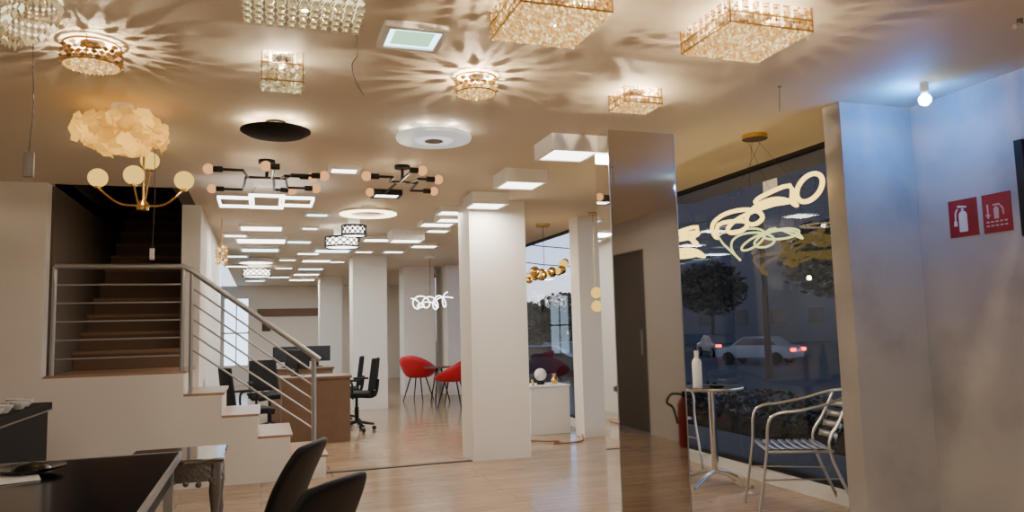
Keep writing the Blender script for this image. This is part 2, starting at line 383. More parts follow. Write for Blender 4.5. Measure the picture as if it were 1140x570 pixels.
MB().lathe([(.07,-.03),(.07,-.05),(.02,-.05)]).build('glow_core',M['globe'],t)
plight((0,0,-.1),3.5,(1,.82,.56),.02,t)
# petal lamp
c=pz(136,149,2.37)
t=thing('petal_lamp','warm yellow lamp of crisp folded overlapping petals on the ceiling','ceiling light',(c.x,c.y,CEIL))
MB().lathe([(.06,0),(.06,-.03)]).build('ceiling_plate',M['white'],t)
MB().ball((0,0,-.15),.10,16,10,.6).build('glow_core',M['globe'],t)
pm=MB(); w_=.054
pm.add([(0,-w_,0),(w_*.9,-.25*w_,.012),(w_*.55,w_*.8,.0),(0,w_*.9,-.016),(-w_*.55,w_*.8,.0),(-w_*.9,-.25*w_,.012),(0,0,-.026)],[(0,1,6),(1,2,6),(2,3,6),(3,4,6),(4,5,6),(5,0,6)])
p0=None; n=98
for i in range(n):
    y=1-2*(i+.5)/n; ph=i*2.39996; rr=math.sqrt(1-y*y)
    d=Vector((rr*math.cos(ph),rr*math.sin(ph),y)); pos=Vector((d.x*.218,d.y*.218,d.z*.090-.155))
    pos.x+=random.uniform(-.018,.018); pos.z+=random.uniform(-.018,.018)
    q=d.to_track_quat('Z','Y').to_matrix().to_4x4()@Matrix.Rotation(random.uniform(0,6),4,'Z')@Matrix.Rotation(random.uniform(.3,.9),4,'X')
    if pos.z>-.06: continue
    if p0 is None:
        p0=o=pm.build('petal',M['petal'],t,solid=.002)
        for p in o.data.polygons: p.use_smooth=False
    else: o=p0.copy(); COL.objects.link(o)
    o.matrix_local=Matrix.Translation(pos)@q
plight((.08,-.25,-.34),.7,(1,.66,.25),.03,t)  # fill light added below the petals, outside the lamp
# brass globe chandelier
c=pz(159,229,2.10)
t=thing('brass_globe_chandelier','brass chandelier with curved arms and four glowing globes by the stairs','chandelier',(c.x,c.y,CEIL))
dz=c.z-CEIL
MB().lathe([(.05,0),(.05,-.02),(.01,-.03)]).build('ceiling_canopy',M['gold'],t)
MB().tube([(0,0,-.02),(0,0,dz)],.007).build('stem',M['gold'],t)
MB().lathe([(.0,-.03),(.035,-.03),(.04,0),(.02,.03),(0,.03)],(0,0,dz)).build('hub',M['gold'],t)
for u,v in ((109,198),(149,195),(167,179),(205,201)):
    gd=dist(c)+{109:0,149:-.22,167:.22,205:0}[u]
    p=O+ray(u,v)*gd; g=p-Vector((c.x,c.y,CEIL))
    base=Vector((0,0,dz)); e=g-Vector((0,0,.055))
    MB().tube(smooth([base,base.lerp(e,.5)-Vector((0,0,.05)),base.lerp(e,.9)-Vector((0,0,.02)),e],6),.006).build('arm',M['gold'],t)
    gl=MB().ball(g,.060,20,12).build('globe',M['globe'],t); MB().lathe([(.02,0),(.02,.02)],g-Vector((0,0,.07)),12).build('socket',M['gold'],gl)
plight((0,-.1,dz+.25),1.5,(1,.8,.5),.03,t)
c=pz(307,152,2.44); t=thing('black_disc_light','shallow black domed disc light glowing against the ceiling','ceiling light',(c.x,c.y,CEIL))
MB().lathe([(.06,0),(.06,-.07)]).build('ceiling_plate',M['black'],t)
MB().lathe([(.0,-.10),(.10,-.095),(.17,-.08),(.205,-.06),(.205,-.055),(.0,-.07)],n=40).build('disc_shade',M['blackm'],t)
MB().lathe([(.17,-.045),(.17,-.052),(.1,-.052),(.1,-.045)],n=32).build('diffuser',M['ledw'],t)
for i in range(6): plight((.15*math.cos(i*PI/3),.15*math.sin(i*PI/3),-.04),.6,(1,.85,.6),.01,t)
c=pz(483,156,2.46); t=thing('white_disc_light','large white round disc light with small brown centre','ceiling light',(c.x,c.y,CEIL))
MB().lathe([(.12,0),(.12,-.04)]).build('ceiling_plate',M['white'],t)
MB().lathe([(.14,-.075),(.235,-.07),(.24,-.055),(.235,-.045),(.14,-.04)],n=48).build('ring_shade',mat('disc_ring',(.85,.85,.85),.4,em=.45,emc=(.85,.95,1)),t)
MB().lathe([(.06,-.078),(.14,-.074),(.14,-.04),(.06,-.04)],n=40).build('diffuser',mat('white_diffuser',(.85,.85,.85),.4,em=.9,emc=(.85,.96,1)),t)
MB().lathe([(.0,-.082),(.06,-.08),(.06,-.04),(0,-.04)],n=24).build('centre_cap',M['grey'],t)
for i in range(6): plight((.17*math.cos(i*PI/3),.17*math.sin(i*PI/3),-.025),.5,(1,.9,.72),.01,t)
def panel(u,v,sx,sy,label,m='led',zb=2.49,h=None,frame='white',e=0,gr=None,name='led_panel_light'):
    c=pz(u,v,zb); h=CEIL-zb
    t=thing(name,label,'ceiling light',(c.x,c.y,CEIL),0,gr)
    k=MB(); w=.025
    k.box(-sx/2,sx/2,-sy/2,-sy/2+w,-h,0); k.box(-sx/2,sx/2,sy/2-w,sy/2,-h,0); k.box(-sx/2,-sx/2+w,-sy/2+w,sy/2-w,-h,0); k.box(sx/2-w,sx/2,-sy/2+w,sy/2-w,-h,0)
    k.build('frame',M[frame],t)
    MB().box(-sx/2+w,sx/2-w,-sy/2+w,sy/2-w,-h+.008,-h+.012).build('diffuser',M[m],t)
    if e: alight((0,0,-h-.01),e,sx*.8,sy*.8,(1,.91,.79) if m!='ledc' else (.78,.92,1),t)
    return t
tp=panel(459,45,.27,.25,'cool white square panel light flush in the ceiling near the hanging wire','ledc',2.50,e=3)
MB().box(-.085,.085,-.075,.075,-.0235,-.0225).build('centre_diffuser',M['ledg'],tp)
panel(632,174,.36,.34,'white square box light nearest the mirror column top','led',2.42,e=12)
panel(579,207,.36,.34,'white square box light, middle one of the row toward the centre pillar','led',2.42,e=12)
panel(541,230,.36,.34,'white square box light touching the centre pillar top','led',2.42,e=12)
B=[(505,238,.35,'led',2.47),(503,246,.35,'led',2.47),(486,251,.40,'led',2.49),(487,258,.30,'led',2.49),(452,269,.42,'led',2.40),(383,191,.24,'led',2.50),(430,219,.26,'led',2.48),(353,240,.26,'ledc',2.50),
   (291,255,.50,'led',2.49),(291,269,.65,'led',2.49),(290,279,.55,'ledc',2.49),(370,280,.55,'ledc',2.49),(352,291,.5,'led',2.49),(346,300,.50,'ledc',2.49),(341,306,.55,'led',2.49),(336,312,.6,'led',2.49),(320,290,.3,'led',2.49),
   (333,270,.35,'ledc',2.50),(316,299,.34,'led',2.50),(375,292,.3,'led',2.50),(420,268,.4,'led',2.49),(310,309,.5,'ledc',2.50),
   (262,263,.30,'led',2.50),(262,286,.40,'ledc',2.50),(405,281,.30,'led',2.50),(343,283,.36,'led',2.50),(438,281,.34,'led',2.50),(472,275,.40,'led',2.49),(345,255,.22,'led',2.50),(263,297,.4,'led',2.50)]
lab=['white box light just left of the row end at the centre pillar','thin square panel light beside the centre pillar, second from it','slim panel light left of centre pillar, brighter of two stacked ones','slim panel light left of centre pillar, lower of two stacked ones','deep white box light above the far rear pillar',
 'bright narrow panel light behind the black bulb fixtures','black framed square panel light under the right black bulb fixture','small bluish panel light left of the round LED ring','bright rectangular panel light behind the LED rectangles pendant','long rectangular panel light above the first lattice drum','bluish rectangular panel light in the left far row',
 'bluish panel light below the lattice drums','warm panel light, first of the far central row','bluish panel light, second of the far central row','warm panel light, third of the far central row','panel light farthest in the far central row','tiny square panel light between far left and central rows',
 'small bluish panel light between the left row and the lattice drums','warm panel light beside the far left LED discs','small warm panel light near the middle pillar top','warm panel light between lattice drums and deep box light','bluish panel light deepest in the showroom near the far wall',
 'small warm panel light at the far left above the stair wall end','bluish panel light at the far left beyond the stair wall','small warm panel light just before the middle pillar','warm panel light left of the bluish one below the drums','warm panel light right of the middle pillar top','warm panel light above the white loop chandelier','tiny panel light left of the LED ring and drum lamps','last warm panel light at the far left beyond the stair wall']
for i,(u,v,s,m,zb) in enumerate(B): panel(u,v,s,s*.8,lab[i],m,zb,frame='black' if i==6 else 'white',e={0:12,4:22,8:16,10:26,12:26,13:28,15:40,2:16}.get(i,0))
for i,(x,y) in enumerate([(-1.2,.6),(1.6,.4),(-1.2,-1.6),(1.8,-1.6),(3.2,1.2)]):  # unseen panels added out of view as general fill light
    t=thing('led_panel_light','unseen square fill panel added in the ceiling over the entrance side','ceiling light',(x,y,CEIL),0,'added fill panels over the entrance side')
    MB().box(-.3,.3,-.3,.3,-.03,0).build('frame',M['white'],t); MB().box(-.27,.27,-.27,.27,-.034,-.03).build('diffuser',M['led'],t)
    alight((0,0,-.05),(24,15,20,13,4)[i],.5,.5,(1,.90,.76),t)
def pipe_light(c,bulbs,label,z=2.40):
    t=thing('black_pipe_light',label,'ceiling light',(c.x,c.y,CEIL))
    MB().lathe([(.06,0),(.06,-.025)]).build('ceiling_plate',M['black'],t)
    MB().tube([(0,0,-.02),(0,0,z-CEIL)],.012).build('stem',M['black'],t)
    for i,(u,v) in enumerate(bulbs):
        p=pz(u,v,z+ (.02 if i%2 else -.02))-Vector((c.x,c.y,CEIL))
        s=Vector((0,0,z-CEIL)); dx=1 if p.x>0 else -1
        e=p-Vector((dx*.09,0,0))
        el=Vector((e.x*.45,0,s.z)); el2=Vector((e.x*.55,e.y,e.z))
        MB().tube([s,el,el2,e],.010,8).build('pipe_arm',M['black'],t)
        MB().tube([e,e+Vector((dx*.065,0,0))],.021,12).build('socket',M['black'],t)
        MB().ball(p,.036,16,10).build('bulb',M['amber'],t)
    plight((0,0,z-CEIL-.09),3.5,(1,.78,.52),.04,t)
c=pz(297,195,2.42); pipe_light(c,[(232,188),(236,210),(296,185),(325,212),(348,197),(352,210),(361,196)],'black pipe ceiling fixture with seven amber bulbs left of the smaller one')
c=pz(448,200,2.42); pipe_light(c,[(408,196),(412,214),(470,190),(483,213),(488,200)],'smaller black pipe ceiling fixture right of the seven bulb one')
c=pz(297,226,2.36); t=thing('led_rectangle_pendant','pendant of three linked glowing white LED rectangles','pendant light',(c.x,c.y,CEIL))
MB().box(-.1,.1,-.04,.04,-.03,0).build('ceiling_plate',M['white'],t)
for q,(a0,a1,b0,b1) in enumerate([(-.38,-.10,-.22,.22),(-.14,.14,-.30,.30),(.10,.38,-.18,.22)]):
    z=-.17+.01*q; k=MB(); w=.016
    k.box(a0,a1,b0,b0+w,z-.012,z+.012); k.box(a0,a1,b1-w,b1,z-.012,z+.012); k.box(a0,a0+w,b0+w,b1-w,z-.012,z+.012); k.box(a1-w,a1,b0+w,b1-w,z-.012,z+.012)
    k.build('led_rectangle',M['loopc'],t)
for x in (-.08,.08): MB().tube([(x,0,-.03),(x*1.6,.29*(1 if x>0 else -1),-.155)],.002,5).build('cable',M['cord'],t)
def ringlight(u,v,r,ri,zb,label,m='ledw'):
    c=pz(u,v,zb); h=CEIL-zb; t=thing('led_ring_light',label,'ceiling light',(c.x,c.y,CEIL))
    MB().lathe([(r*.25,0),(r*.25,-.03)],n=24).build('ceiling_plate',M['white'],t)
    for a in range(3): MB().tube([(r*.2*math.cos(a*2.1),r*.2*math.sin(a*2.1),-.02),((r+ri)/2*math.cos(a*2.1),(r+ri)/2*math.sin(a*2.1),-h+.02)],.004,6).build('strut',M['white'],t)
    MB().lathe([(ri,-h+.03),(r,-h+.03),(r,-h+.008),(ri,-h+.008)],n=40,cap=False).build('ring_body',M['white'],t)
    MB().lathe([(ri+.005,-h+.006),(r-.005,-h+.006),(r-.005,-h),(ri+.005,-h)],n=40,cap=False).build('diffuser',M[m],t)
    plight((0,0,-h),2,(1,.85,.6),.03,t)
ringlight(410,239,.29,.17,2.44,'large round glowing LED ring above the patterned drum lamps')
def disc(u,v,r,zb,label,m='led'):
    c=pz(u,v,zb); h=CEIL-zb; t=thing('round_led_light',label,'ceiling light',(c.x,c.y,CEIL))
    MB().lathe([(r*.5,0),(r*.5,-h+.012)],n=24).build('ceiling_plate',M['white'],t)
    MB().lathe([(r,-.01),(r,-h),(r*.94,-h),(r*.94,-.01)],n=36).build('rim',M['white'],t); MB().lathe([(r*.93,-h+.006),(r*.93,-h+.01),(0,-h+.01)],n=36).build('diffuser',M[m],t)
disc(285,293,.28,2.45,'round LED disc in the far left row above the lattice drum')
disc(284,313,.22,2.45,'smallest round LED disc farthest in the left row','ledc')
def drum(u,v,w,h,z,label):
    c=pz(u,v,z); t=thing('lattice_drum_light',label,'ceiling light',(c.x,c.y,CEIL)); r=w/2; zc=z-CEIL
    MB().lathe([(r*.5,0),(r*.5,zc+h/2+.02)],n=20).build('ceiling_plate',M['white'],t)
    MB().lathe([(r*.93,zc-h/2),(r*.93,zc+h/2)],n=24).build('diffuser',M['led'],t)
    k=MB(); n=14
    for s in (-1,1):
        for i in range(n):
            k.tube([(r*math.cos(2*PI*(i+s*j*.4)/n),r*math.sin(2*PI*(i+s*j*.4)/n),zc-h/2+h*j/4) for j in range(5)],.008,5)
    for q in (-1,1): k.tube([(r*math.cos(2*PI*i/28),r*math.sin(2*PI*i/28),zc+q*h/2) for i in range(28)],.011,6,True)
    k.build('lattice',M['black'],t)
drum(394,257,.26,.10,2.36,'small lattice patterned drum light, upper right of the pair')
drum(381,270,.40,.11,2.34,'wider lattice patterned drum light, lower left of the pair')
drum(286,304,.50,.13,2.40,'lattice patterned drum light in the far left row')
t=thing('crystal_cylinder_pendant','small golden crystal cylinder pendant beyond the stair wall','pendant light',(-.42,8.6,CEIL))
MB().tube([(0,0,0),(0,0,-.3)],.006,6).build('cable',M['gold'],t); k=MB()
for q in range(6):
    for i in range(10): k.octa((.05*math.cos(i*PI/5),.05*math.sin(i*PI/5),-.32-q*.035),.017,.019,i)
k.build('crystal_ring',M['spk'],t)
# ---------------- LED loop chandeliers
def coil(y0,y1,z0,z1,adv,b,a,ph=0,xa=.06,swap=1):
    n=max(2,round(abs(y1-y0)/adv)); N=n*16; out=[]
    for i in range(N+1):
        s=i/N; th=2*PI*n*s+ph; en=.85+.25*math.sin(5.3*s+ph*1.7)
        out.append(Vector((xa*math.cos(th+.6)*swap, y0+(y1-y0)*s+b*en*math.sin(th), z0+(z1-z0)*s+a*(1.25-.3*en)*math.cos(th)+.028*math.sin(7*s+ph))))
    return out
def closed(p,q): return smooth(p[::2]+q[::-2],3,True)
def ring(y,z,ry,rz_,tilt,x=0): return [(x+.06*math.sin(a*PI/20+tilt),y+ry*math.cos(a*PI/20),z+rz_*math.sin(a*PI/20)+tilt*.05*math.cos(a*PI/20)) for a in range(40)]
def loop_chand(cy,label,paths,cab):
    t=thing('led_loop_chandelier',label,'chandelier',(3.2,cy,CEIL))
    MB().lathe([(.0,0),(.085,0),(.085,-.03),(0,-.03)],n=28).build('ceiling_canopy',M['gold'],t)
    for k_ in range(4):
        a=k_*PI/2+.6; MB().tube([(.05*math.cos(a),.05*math.sin(a),-.03),(.02,cab[k_],-.50)],.0016,4).build('cable',M['cord'],t)
    for pts,r,mm in paths: MB().tube(pts,r,10,True).build('led_loop',M[mm],t)
    plight((-.1,0,-.9),5,(1,.82,.50),.02,t)
loop_chand(4.22,'twisted glowing LED loop chandelier nearer the grey wall, under its brass canopy',[
   (closed(coil(-.38,.46,-.46,-.62,.42,.24,.050,.4),coil(-.36,.46,-.48,-.60,.42,.22,.055,2.4,swap=-1)),.015,'loop'),
   (ring(-.50,-.46,.14,.090,.6),.015,'loop'),
   (closed(coil(-.36,.30,-.72,-.70,.33,.22,.060,1.0),coil(-.34,.30,-.70,-.76,.33,.20,.05,3.0,swap=-1)),.007,'loopp')],(-.45,-.15,.15,.42))
loop_chand(5.42,'twisted glowing LED loop chandelier partly hidden behind the mirror column',[
   (closed(coil(-.42,.40,-.58,-.60,.41,.26,.055,.2),coil(-.40,.40,-.60,-.60,.41,.22,.06,2.2,swap=-1)),.016,'loop'),
   (closed(coil(-.42,.4,-.73,-.72,.41,.26,.045,1.2),coil(-.40,.4,-.70,-.76,.41,.22,.05,3.2,swap=-1)),.016,'loop')],(-.35,-.15,.2,.40))
c=pxx(606,303,3.3)
t=thing('gold_bubble_chandelier','cluster of gold glass bubbles hanging in front of the far window','chandelier',(c.x,c.y,CEIL))
MB().lathe([(.0,0),(.09,0),(.09,-.03),(0,-.03)]).build('ceiling_canopy',M['gold'],t)
MB().tube([(0,0,-.03),(0,0,c.z-CEIL+.05)],.004,6).build('cable',M['cord'],t)
MB().tube([(-.24,.05,c.z-CEIL-.02),(.24,-.05,c.z-CEIL+.05)],.008,6).build('bar',M['gold'],t)
for i in range(17):
    x=-.30+.037*i; MB().ball((x,random.uniform(-.08,.08),c.z-CEIL+.08*x/.3+random.uniform(-.06,.06)),random.uniform(.04,.07),14,8).build('bubble',M['gold'] if i%3 else M['globe'],t)
plight((0,-.2,c.z-CEIL),3,(1,.7,.3),.03,t)
c=py(663,333,7.6)
t=thing('double_globe_pendant','pendant with two small stacked glowing globes beside the mirror column','pendant light',(c.x,c.y,CEIL))
MB().lathe([(.05,0),(.05,-.02)]).build('ceiling_canopy',M['gold'],t)
MB().tube([(0,0,-.02),(0,0,c.z-CEIL-.14)],.005,6).build('stem',M['gold'],t)
for z in (.07,-.08): MB().ball((0,-.03,c.z-CEIL+z),.062,16,10).build('globe',M['globe'],t)
c=py(479,337,12.6)
t=thing('white_loop_chandelier','cool white LED loop chandelier hanging above the red chairs','chandelier',(c.x,c.y,CEIL))
MB().lathe([(.1,0),(.1,-.03)]).build('ceiling_canopy',M['white'],t)
MB().tube([(0,0,-.03),(0,0,c.z-CEIL+.05)],.004,5).build('cable',M['cord'],t)
MB().tube(smooth([(p.y,p.x,p.z+c.z-CEIL) for p in coil(-.32,.32,-.03,.05,.18,.09,.11,0)][::2],2),.009,6).build('led_loop',M['loopc'],t)
MB().tube(smooth([(p.y,p.x,p.z+c.z-CEIL) for p in coil(-.28,.30,-.06,.02,.29,.12,.06,1)][::2],2),.009,6).build('led_loop',M['loopc'],t)
c=pz(1030,114,2.42)
t=thing('bare_bulb_spot','bare cool white bulb in a socket by the grey wall corner','ceiling light',(c.x,c.y,CEIL))
MB().lathe([(.022,0),(.022,-.05),(.016,-.06)],n=14).build('socket',M['white'],t); MB().ball((0,0,-.095),.033,16,10).build('bulb',M['bulbhot'],t)
plight((.0,.03,-.12),18,(.01,.27,1),.02,t)
c=pz(1136,31,2.49); t=thing('mini_spot_light','tiny white cylinder spot at the top right edge of the ceiling','ceiling light',(c.x,c.y,CEIL))
MB().lathe([(.012,0),(.012,-.025)],n=14).build('base',M['grey'],t); MB().tube([(0,0,-.025),(-.035,0,-.04)],.011,12).build('lamp_head',M['plastic'],t)
t=thing('exit_sign_box','small white box sign mounted high on the middle pillar','sign',(1.9,12.47,2.40))
MB().box(-.07,.07,-.03,.03,-.05,.05).build('box',M['plastic'],t)
c=pz(37,48,CEIL); q=[O+ray(37,y)*dist(c) for y in (120,172)]
t=thing('hanging_cord','thin cord hanging from the ceiling with a grey connector at left edge','cord',c)
MB().tube([(0,0,0),(.01,0,q[0].z-c.z),(0,0,q[1].z-c.z)],.0022,5).build('cable',M['cord'],t)
MB().box(-.02,.02,-.01,.01,q[1].z-c.z-.11,q[1].z-c.z).build('connector',M['grey'],t,bevel=.004)
cc=pz(151,205,2.15); t=thing('hanging_cord','short cord with a white connector dangling below the globe chandelier','cord',(cc.x+.05,cc.y+.35,CEIL))
MB().tube([(0,0,0),(.01,0,-.4),(0,0,-.72)],.0022,5).build('cable',M['cord'],t); MB().box(-.012,.012,-.01,.01,-.79,-.72).build('connector',M['plastic'],t)
def loose(u0,v0,pts,label):
    a=pz(u0,v0,CEIL); d0=dist(a); t=thing('loose_wire',label,'cord',a)
    MB().lathe([(.012,0),(.012,-.006)],n=12).build('ceiling_grommet',M['grey'],t)
    MB().tube(smooth([Vector((0,0,0))]+[O+ray(u,v)*d0-a for u,v in pts],6),.0022,5).build('cable',M['cord'],t)
loose(396,32,((398,60),(392,72),(396,90),(405,106)),'thin loose wire dangling from the ceiling by the cool square panel')
loose(868,96,((868,110),(868,124)),'short wire stub hanging from the ceiling above the brass canopy')
o=MB().tube(smooth([(2.75,8.05,.01),(2.95,7.85,.008),(3.1,7.75,.012),(3.0,7.65,.008),(3.2,7.6,.01),(3.36,7.7,.012),(3.42,7.86,.05)],6),.008,5).build('floor_cable',M['cordr']); tag(o,'tangled brown cable on the floor by the window stub wall','cord')
# ---------------- metal chairs
def metal_chair(loc,rz,label):
    t=thing('metal_chair',label,'chair',loc,rz)
    m=M['alu']; tr=.0098
    for s in (-1,1):
        MB().tube(smooth([(s*.25,.29,0),(s*.24,.22,.40),(s*.25,.20,.60),(s*.255,.14,.665),(s*.255,.0,.685),(s*.245,-.17,.72)],5),tr,8).build('front_leg_arm',m,t)
        MB().tube(smooth([(s*.23,-.34,0),(s*.20,-.18,.42),(s*.19,-.25,.60),(s*.185,-.33,.76)],5),tr,8).build('rear_leg',m,t)
    MB().tube(smooth([(-.245,-.17,.72),(-.19,-.32,.77),(0,-.38,.785),(.19,-.32,.77),(.245,-.17,.72)],6),tr,8).build('back_rail',m,t)
    for i in range(4):
        z=.49+.066*i; k=MB(); k.grid(lambda u,v:(-.19+.38*u,-.215-.030*i-.05*math.sin(PI*u)-.012*v,z-.020+.040*v),10,1); k.build('back_slat',m,t,solid=.004)
    MB().tube([(-.2,-.2,.42),(-.215,.2,.42),(.215,.2,.42),(.2,-.2,.42)],.009,8,True).build('seat_frame',m,t)
    for i in range(8):
        y=-.185+.052*i; k=MB(); k.grid(lambda u,v:(-.205+.41*u,y+.034*v,.437-.010*math.sin(PI*u)),8,1); k.build('seat_slat',m,t,solid=.004)
    MB().tube([(-.245,.235,.25),(-.2,-.25,.25)],.005,6).build('stretcher',m,t); MB().tube([(.245,.235,.25),(.2,-.25,.25)],.005,6).build('stretcher',m,t)
    return t
metal_chair((3.36,4.22,0),math.radians(64),'aluminium slatted armchair facing the bistro table by the window')
metal_chair((3.38,6.05,0),math.radians(182),'aluminium slatted armchair behind the mirror column across the bistro table')
t=thing('bistro_table','round dark topped bistro table on a polished column with cross feet','table',(3.38,5.18,0))
MB().lathe([(0,.735),(.24,.735),(.24,.75),(0,.75)],n=40).build('tabletop',mat('dark_laminate',(.03,.026,.024),.45,spec=.2),t)
MB().lathe([(.236,.730),(.246,.733),(.249,.742),(.246,.752),(.241,.752),(.241,.730)],n=40).build('edge_band',M['alu'],t)
MB().lathe([(.027,.08),(.027,.735)],n=20).build('column',M['chrome'],t)
for i in range(4):
    a=i*PI/2+.45; ca,sa=math.cos(a),math.sin(a)
    MB().tube(smooth([(0,0,.10),(.1*ca,.1*sa,.085),(.27*ca,.27*sa,.03),(.31*ca,.31*sa,.015)],4),.015,8).build('foot',M['alu'],t)
t=thing('white_bottle','tall slim white bottle standing on the bistro table','bottle',(3.24,5.15,.75))
MB().lathe([(0,0),(.035,0),(.037,.01),(.037,.20),(.03,.22),(.018,.235),(0,.235)]).build('body',M['white'],t); MB().lathe([(.015,.235),(.017,.24),(.017,.29),(0,.292)]).build('cap',M['white'],t)
t=thing('black_ashtray','small black oval dish on the bistro table beside the bottle','dish',(3.35,5.06,.75)); MB().lathe([(0,0),(.05,0),(.06,.022),(.052,.022),(.045,.008),(0,.008)]).build('bowl',M['black'],t)
t=thing('fire_extinguisher','red fire extinguisher standing on the floor by the side wall','fire extinguisher',(4.13,1.80,0))
MB().lathe([(0,0),(.065,0),(.07,.02),(.07,.42),(.05,.47),(.025,.50),(0,.50)]).build('cylinder',M['redx'],t); MB().box(-.02,.06,-.012,.012,.50,.56).build('valve',M['black'],t)
MB().tube(smooth([(-.02,0,.53),(-.14,0,.54),(-.2,0,.46),(-.13,0,.40),(-.085,0,.24)],6),.012).build('hose',M['black'],t)
def sign(u0,v0,u1,v1,label,kind):
    a=pxx(u0,v0,XR-.005); c=pxx(u1,v1,XR-.005); cx=(a.y+c.y)/2; cz=(a.z+c.z)/2; w=abs(a.y-c.y)/2; h=abs(a.z-c.z)/2
    t=thing('fire_sign',label,'sign',(XR,cx,cz))
    MB().box(-.004,0,-w,w,-h,h).build('plate',M['redsign'],t)
    mm=Matrix(((0,0,-1,0),(-1,0,0,0),(0,1,0,0),(0,0,0,1)))
    k=MB()
    if kind==0:
        s=h*.95
        def pg(pts): k.prism([(p[0]*s,p[1]*s) for p in pts],.0045,.006,mm)
        pg([(-.24,-.78),(.24,-.78),(.26,-.7),(.26,.18),(.20,.32),(.08,.40),(-.08,.40),(-.20,.32),(-.26,.18),(-.26,-.7)])
        pg([(-.07,.42),(.07,.42),(.07,.54),(-.07,.54)]); pg([(-.30,.62),(.26,.56),(.26,.64),(-.30,.74)])
        pg([(-.30,.56),(-.42,.48),(-.50,.30),(-.52,-.10),(-.44,-.10),(-.42,.28),(-.36,.42),(-.28,.49)]); pg([(-.56,-.12),(-.40,-.12),(-.37,-.42),(-.59,-.42)])
    else:
        s=h
        def pg(pts): k.prism([(p[0]*s,p[1]*s) for p in pts],.0045,.006,mm)
        pg([(-.14,-.30),(.10,-.30),(.12,.20),(.04,.32),(-.08,.32),(-.16,.20)]); pg([(-.18,.38),(.20,.38),(.20,.46),(-.18,.46)])
        pg([(.20,.40),(.38,.22),(.40,-.12),(.33,-.12),(.31,.18),(.18,.32)])
        pg([(-.52,.48),(-.44,.48),(-.44,-.06),(-.52,-.06)]); pg([(-.62,-.04),(-.34,-.04),(-.48,-.28)])
        for r_ in range(2):
            for q in range(5): pg([(-.60+q*.25,-.48-r_*.20),(-.44+q*.25,-.48-r_*.20),(-.44+q*.25,-.40-r_*.20),(-.60+q*.25,-.40-r_*.20)])
    k.build('pictogram',M['signwhite'] if kind==0 else M['signdim'],t)
sign(1055,225,1090,261,'red square sign with white fire extinguisher pictogram, left one',0)
sign(1092,218,1128,256,'red square sign with fainter smaller pictogram, arrow and small marks, right one',1)
a=pxx(1131,157,XR-.01); c=pxx(1150,262,XR-.01)
o=MB().box(XR-.03,XR,c.y,a.y,c.z,a.z).build('wall_panel',M['black']); tag(o,'dark flat panel on the grey wall at the right edge','panel')
# ---------------- plinth
t=thing('display_plinth','white display plinth beside the window stub wall','plinth',(2.99,8.35,0))
MB().box(0,.5,0,.45,0,.55).build('body',M['white'],t,bevel=.005)
MB().box(-.01,.51,-.01,.46,.55,.57).build('top',M['white'],t,bevel=.004)
t=thing('globe_table_lamp','frosted globe table lamp on a small dark base on the plinth','table lamp',(3.20,8.55,.57))
MB().lathe([(0,0),(.05,0),(.045,.03),(.02,.05),(0,.05)]).build('base',M['black'],t); MB().ball((0,0,.12),.075,18,12).build('globe_shade',M['plastic'],t)
t=thing('gold_vase','small gold vase at the window side of the plinth','vase',(3.40,8.6,.57)); MB().lathe([(0,0),(.03,0),(.045,.04),(.02,.09),(.03,.12),(0,.12)]).build('body',M['gold'],t)
t=thing('gold_figurine','tiny gold ornament at the left front of the plinth','ornament',(3.06,8.45,.57)); MB().lathe([(0,0),(.02,0),(.008,.03),(.02,.06),(0,.08)]).build('body',M['gold'],t)
# ---------------- office furniture
def desk(x,y,w,d,label):
    t=thing('office_desk',label,'desk',(x,y,0))
    MB().box(0,w,0,.03,0,.73).build('front_panel',M['wood'],t); MB().box(0,.03,.03,d,0,.73).build('side_panel',M['wood'],t); MB().box(w-.03,w,.03,d,0,.73).build('side_panel',M['wood'],t)
    MB().box(-.02,w+.02,-.02,d+.02,.73,.76).build('top',M['wood'],t,bevel=.003)
    return t
desk(.22,8.95,.76,.55,'dark wood office desk just behind the lower stairs'); desk(.1,11.4,.9,.65,'dark wood office desk farther back in the showroom')
def monitor(x,y,z,rz,label):
    t=thing('monitor',label,'monitor',(x,y,z),rz)
    MB().lathe([(0,0),(.08,0),(.08,.012),(0,.012)]).build('base',M['black'],t); MB().box(-.02,.02,.0,.02,.012,.16).build('stand',M['black'],t)
    MB().box(-.2,.2,-.02,.0,.08,.31).build('screen_case',M['black'],t,bevel=.006); MB().box(-.19,.19,-.023,-.02,.09,.30).build('screen',M['screen'],t)
monitor(.40,9.28,.76,2.2,'black monitor at the left of the nearer desk'); monitor(.35,11.75,.76,.2,'black monitor on the farther desk, left'); monitor(.8,11.8,.76,-.3,'black monitor on the farther desk, right')
